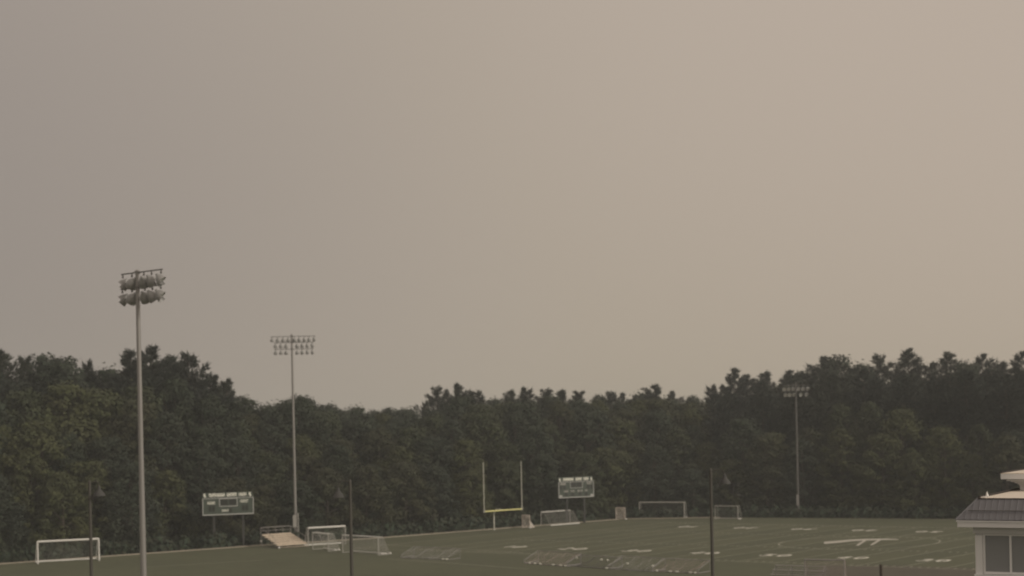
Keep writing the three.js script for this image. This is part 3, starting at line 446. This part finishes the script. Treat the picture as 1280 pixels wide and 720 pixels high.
// ---------------------------------------------------------------- pavilion with metal skirt roof at the right
{ const D = 35, c = at(1196.5, 650.2, D), turn = -Math.atan(0.6), yE = c.y, o = thing('pavilion', 'pale pavilion with windows, grey metal skirt roof and flat light rooftop', 'building', V(c.x, 0, -D), turn), W = 7, DP = 7;
  const a = 0.42, b = 0.53, wi = 0.36;                                       // skirt inset and rise, wall inset; local x along the front, -z into the building
  const quad = (p) => { const g = new THREE.BufferGeometry(), ix = [0, 1, 2, 0, 2, 3]; g.setAttribute('position', new THREE.Float32BufferAttribute(ix.flatMap((i) => p[i]), 3)); g.setAttribute('uv', new THREE.Float32BufferAttribute(ix.flatMap((i) => [p[i][0], p[i][1]]), 2)); g.computeVertexNormals(); return g; };
  mesh('fascia', merge([box(W, 0.17, 0.05, W / 2, yE - 0.085, -0.025), box(0.05, 0.17, DP - 0.05, 0.025, yE - 0.085, -DP / 2 - 0.025), box(W, 0.17, 0.05, W / 2, yE - 0.085, -DP + 0.025 - 0.05), box(0.05, 0.17, DP - 0.12, W - 0.025, yE - 0.085, -DP / 2 - 0.03)]), M.trim, o);
  mesh('gutter_lip', box(W + 0.04, 0.03, 0.03, W / 2, yE - 0.02, 0.017), M.trim, o);
  mesh('soffit', box(W - 0.12, 0.03, DP - 0.12, W / 2, yE - 0.16, -DP / 2), M.wall, o);
  const y0 = yE + 0.015, y1 = yE + b;
  const roof = mesh('skirt_roof', merge([quad([[-0.03, y0, 0.03], [W + 0.03, y0, 0.03], [W - a, y1, -a], [a, y1, -a]]), quad([[-0.03, y0, -DP - 0.03], [-0.03, y0, 0.03], [a, y1, -a], [a, y1, -DP + a]]), quad([[W + 0.03, y0, 0.03], [W + 0.03, y0, -DP - 0.03], [W - a, y1, -DP + a], [W - a, y1, -a]]), quad([[W + 0.03, y0, -DP - 0.03], [-0.03, y0, -DP - 0.03], [a, y1, -DP + a], [W - a, y1, -DP + a]])]), M.roofMetal, o);
  for (let x = 0.2; x < W - 0.1; x += 0.15) { const t0 = Math.max(0, 1 - 0), xa = x, k = Math.min(1, x / a, (W - x) / a); mesh('roof_seam', bar(V(xa, y0 + 0.008, 0.03), V(xa, y0 + (y1 - y0) * k + 0.008, 0.03 - (a + 0.03) * k), 0.009, 0.009, 5), M.roofSeam, roof); }
  mesh('hip_cap', bar(V(-0.03, y0, 0.03), V(a, y1, -a), 0.022, 0.022, 6), M.roofSeam, roof);
  mesh('snow_rail', bar(V(0.24, y0 + 0.225, -0.12), V(W - 0.24, y0 + 0.225, -0.12), 0.012, 0.012, 6), M.galvDark, roof);
  mesh('flat_roof', box(W - 2 * a, 0.05, DP - 2 * a, W / 2, y1 - 0.02, -DP / 2), M.membrane, o);
  mesh('roof_edge', merge([box(0.04, 0.045, DP - 2 * a - 0.04, a + 0.02, y1 + 0.027, -DP / 2), box(W - 2 * a, 0.022, 0.03, W / 2, y1 - 0.006, -a + 0.016)]), M.capDark, o);
  { const g = new THREE.ConeGeometry(0.05, 0.15, 10); g.translate(a + 0.09, y1 + 0.08, -a - 0.62); mesh('vent_cone', g, M.white, o); }
  mesh('edge_cap', merge([box(0.13, 0.03, 0.06, a + 0.1, y1 + 0.018, -a - 0.18), box(0.16, 0.03, 0.06, a + 0.1, y1 + 0.018, -a - 0.42)]), M.white, o);
  // raised roof cap: neck, coved soffit, slab with pale top
  const inv = (p) => { const v = p.clone().sub(o.position); return V(v.x * Math.cos(turn) - v.z * Math.sin(turn), v.y, v.x * Math.sin(turn) + v.z * Math.cos(turn)); };
  const [NX, NY] = ray(1275, 613.5), nD = F * (H - y1) / -NY, nk = inv(V(NX * nD / F, y1, -nD)), sl = inv(at(1252, 591.6, nD - 0.05));
  const nw = 2.2, ov = 0.42, top = sl.y;
  mesh('roof_neck', box(nw, top - 0.14 - y1, nw, nk.x + nw / 2, (top - 0.14 + y1) / 2, nk.z - nw / 2), M.wall, o);
  { const gs = []; for (let i = 0; i < 5; i++) { const e = ov * (1 - Math.sin((i + 1) / 6 * Math.PI / 2)) * 0.95, yy = top - 0.16 - 0.035 * (i + 1), ww = nw + 2 * e; gs.push(box(ww, 0.034, ww, nk.x + nw / 2, yy, nk.z - nw / 2)); } mesh('coved_soffit', merge(gs), M.wall, o); }
  mesh('cap_slab', box(nw + 2 * ov, 0.15, nw + 2 * ov, nk.x + nw / 2, top - 0.085, nk.z - nw / 2), M.trim, o);
  mesh('cap_roof', box(nw + 2 * ov + 0.02, 0.012, nw + 2 * ov + 0.02, nk.x + nw / 2, top - 0.003, nk.z - nw / 2), M.membrane, o);
  mesh('cap_edge', merge([box(0.05, 0.03, nw + 2 * ov, nk.x - ov - 0.0, top + 0.018, nk.z - nw / 2)]), M.capDark, o);
  // walls and windows
  const wz = -wi, head = yE - 0.36, sill = yE - 1.36, panes = 9, corner = 0.17, px0 = wi + corner, pw = (W - 2 * wi - 2 * corner) / panes;
  mesh('wall', merge([box(W - 2 * wi, sill - 0.0, 0.2, W / 2, sill / 2 - 0.03, wz - 0.1), box(W - 2 * wi, 0.19, 0.2, W / 2, yE - 0.27, wz - 0.1), box(corner, 1.0, 0.2, wi + corner / 2, yE - 0.86, wz - 0.1), box(corner, 1.0, 0.2, W - wi - corner / 2, yE - 0.86, wz - 0.1), box(0.2, yE - 0.18, DP - 2 * wi - 0.2, wi + 0.1, (yE - 0.18) / 2, -DP / 2 - 0.1), box(0.2, yE - 0.18, DP - 2 * wi - 0.2, W - wi - 0.1, (yE - 0.18) / 2, -DP / 2 - 0.1), box(W - 2 * wi - 0.4, yE - 0.18, 0.2, W / 2, (yE - 0.18) / 2, -DP + wi + 0.1), box(W - 2 * wi - 0.4, 0.15, DP - 2 * wi - 0.4, W / 2, sill - 1.0, -DP / 2)]), M.wall, o);
  mesh('corner_board', box(corner, yE - 0.4, 0.04, wi + corner / 2 - 0.006, (yE - 0.4) / 2, wz + 0.022), M.trim, o);
  mesh('frieze_board', box(W - 2 * wi + 0.1, 0.16, 0.08, W / 2, yE - 0.26, wz + 0.042), M.wall, o);
  for (let i = 0; i < panes; i++) {
    const x = px0 + pw * (i + 0.5), win = mesh('window', merge([box(0.05, 1.0, 0.07, px0 + pw * i + (i ? 0 : 0.025), (head + sill) / 2, wz - 0.05), box(pw - 0.05, 0.04, 0.06, x, head - 0.02, wz - 0.05), box(pw - 0.05, 0.06, 0.07, x, sill + 0.03, wz - 0.04)]), M.trim, o);
    const g = new THREE.PlaneGeometry(pw - 0.04, 0.92); g.translate(x, (head + sill) / 2, wz - 0.055); mesh('pane', g, M.glass, win);
  }
  mesh('sill', box(W - 2 * wi + 0.06, 0.05, 0.1, W / 2, sill - 0.03, wz + 0.05), M.trim, o);
}

renderer.render(scene, camera);
